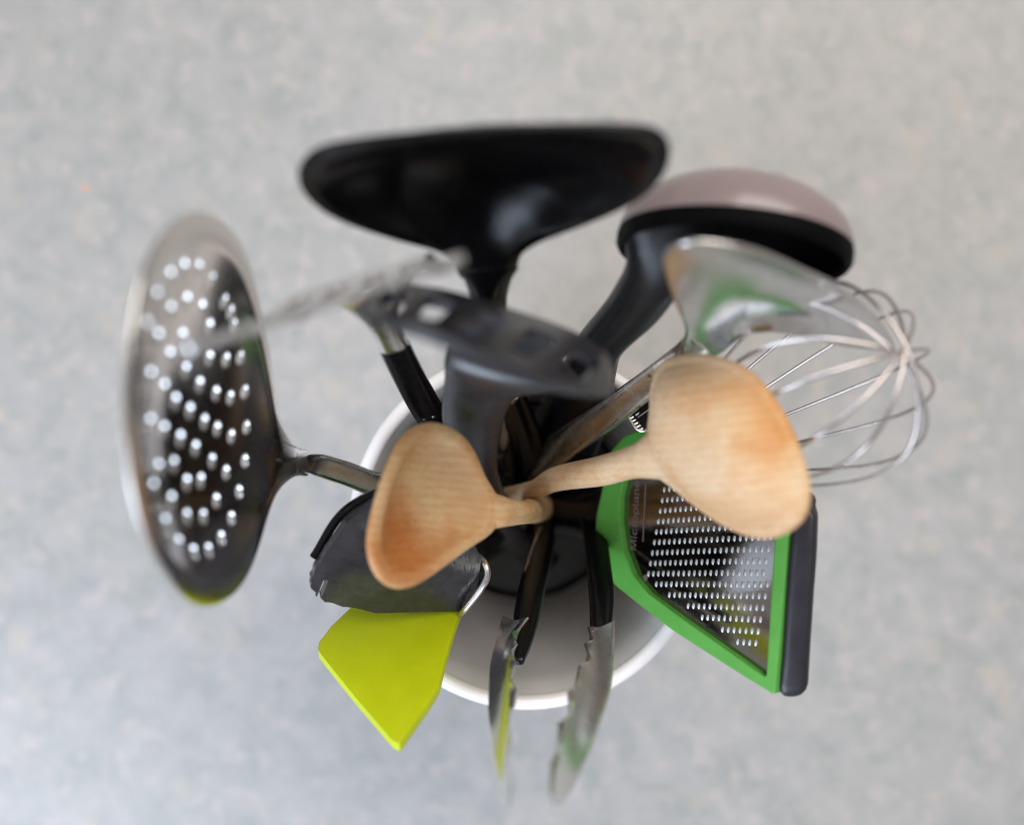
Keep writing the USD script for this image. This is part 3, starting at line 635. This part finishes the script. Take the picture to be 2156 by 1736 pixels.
# ------------------------------------------------------------------ wooden spoons
ws = thing('wooden_spoon', 'pale wooden spoon showing its rounded back, lying over the green grater', 'wooden spoon', (-0.02, 0.01, 0.012))
fr = Frame(Q(1385, 950, 0.250), Q(1690, 1030, 0.292), Q(1450, 780, 0.262))
out = [(1372, 962), (1366, 925), (1372, 870), (1376, 815), (1392, 780), (1425, 764), (1475, 762), (1530, 775), (1575, 802), (1615, 850), (1648, 905), (1670, 960), (1687, 1015), (1690, 1060), (1676, 1096), (1645, 1118), (1605, 1126), (1555, 1112), (1505, 1085), (1450, 1045), (1408, 1012), (1384, 990)]
out = [(1530 + (x - 1530) * 0.955 - 10, 940 + (y - 940) * 0.965 - 3) if x > 1400 else (x, y) for x, y in out]
m, uv, cc, pf = dish(fr, out, -0.011, 0.006, (1530, 940), rings=24, n=160, p=1.7)
print('wood spoon R', uv.max(0) - uv.min(0))
obj('bowl', m, 'wood_pale', ws, smooth=60)
obj('handle', strap([(*pair(foot(-0.045, -0.0), (-0.2, -1, 0), 0.012), 0.012), (Q(1125, 1010, 0.165), Q(1130, 1050, 0.165), 0.0115), (Q(1160, 985, 0.182), Q(1170, 1035, 0.182), 0.0115), (Q(1270, 957, 0.218), Q(1275, 1022, 0.218), 0.0115), (Q(1345, 930, 0.239), Q(1355, 1006, 0.239), 0.0115), (Q(1375, 905, 0.248), Q(1395, 1008, 0.248), 0.0125), (Q(1415, 880, 0.256), Q(1440, 1010, 0.256), 0.012), (Q(1480, 880, 0.263), Q(1490, 990, 0.263), 0.006)], m=60), 'wood_pale', ws)

ws = thing('wooden_spoon', 'brown wooden spoon with its hollow side up, in front of the steel skimmer', 'wooden spoon', (0.03, 0.0, 0.012))
fr = Frame(Q(1035, 1075, 0.240), Q(780, 1080, 0.272), Q(900, 900, 0.257))
out = [(1052, 1074), (1037, 1036), (1020, 1008), (1003, 968), (980, 930), (945, 905), (905, 897), (868, 910), (842, 938), (820, 985), (802, 1035), (787, 1090), (779, 1140), (784, 1180), (800, 1212), (828, 1230), (862, 1228), (905, 1205), (955, 1170), (1000, 1138), (1037, 1111)]
out = [(905 + (x - 900) * 0.955, 1070 + (y - 1070) * 0.98) if x < 1000 else (x, y) for x, y in out]
m, uv, cc, pf = dish(fr, out, 0.0090, 0.0036, (890, 1070), rings=26, n=160, p=1.7, lip=0.16)
print('wood spoon L', uv.max(0) - uv.min(0))
obj('bowl', m, 'wood_brown', ws, smooth=60)
obj('handle', strap([(*pair(foot(0.024, -0.004), (0, -1, 0), 0.012), 0.011), (*pair((0.0060, 0.0045, 0.12), (0, -1, 0), 0.0124), 0.011), (Q(1040, 1037, 0.236), Q(1040, 1112, 0.236), 0.010), (Q(1022, 1026, 0.2375), Q(1020, 1120, 0.2375), 0.005)], m=60), 'wood_brown', ws)

for p in stage.Traverse():
    if p.GetCustomDataByKey('base') is not None: p.ClearCustomDataByKey('base')
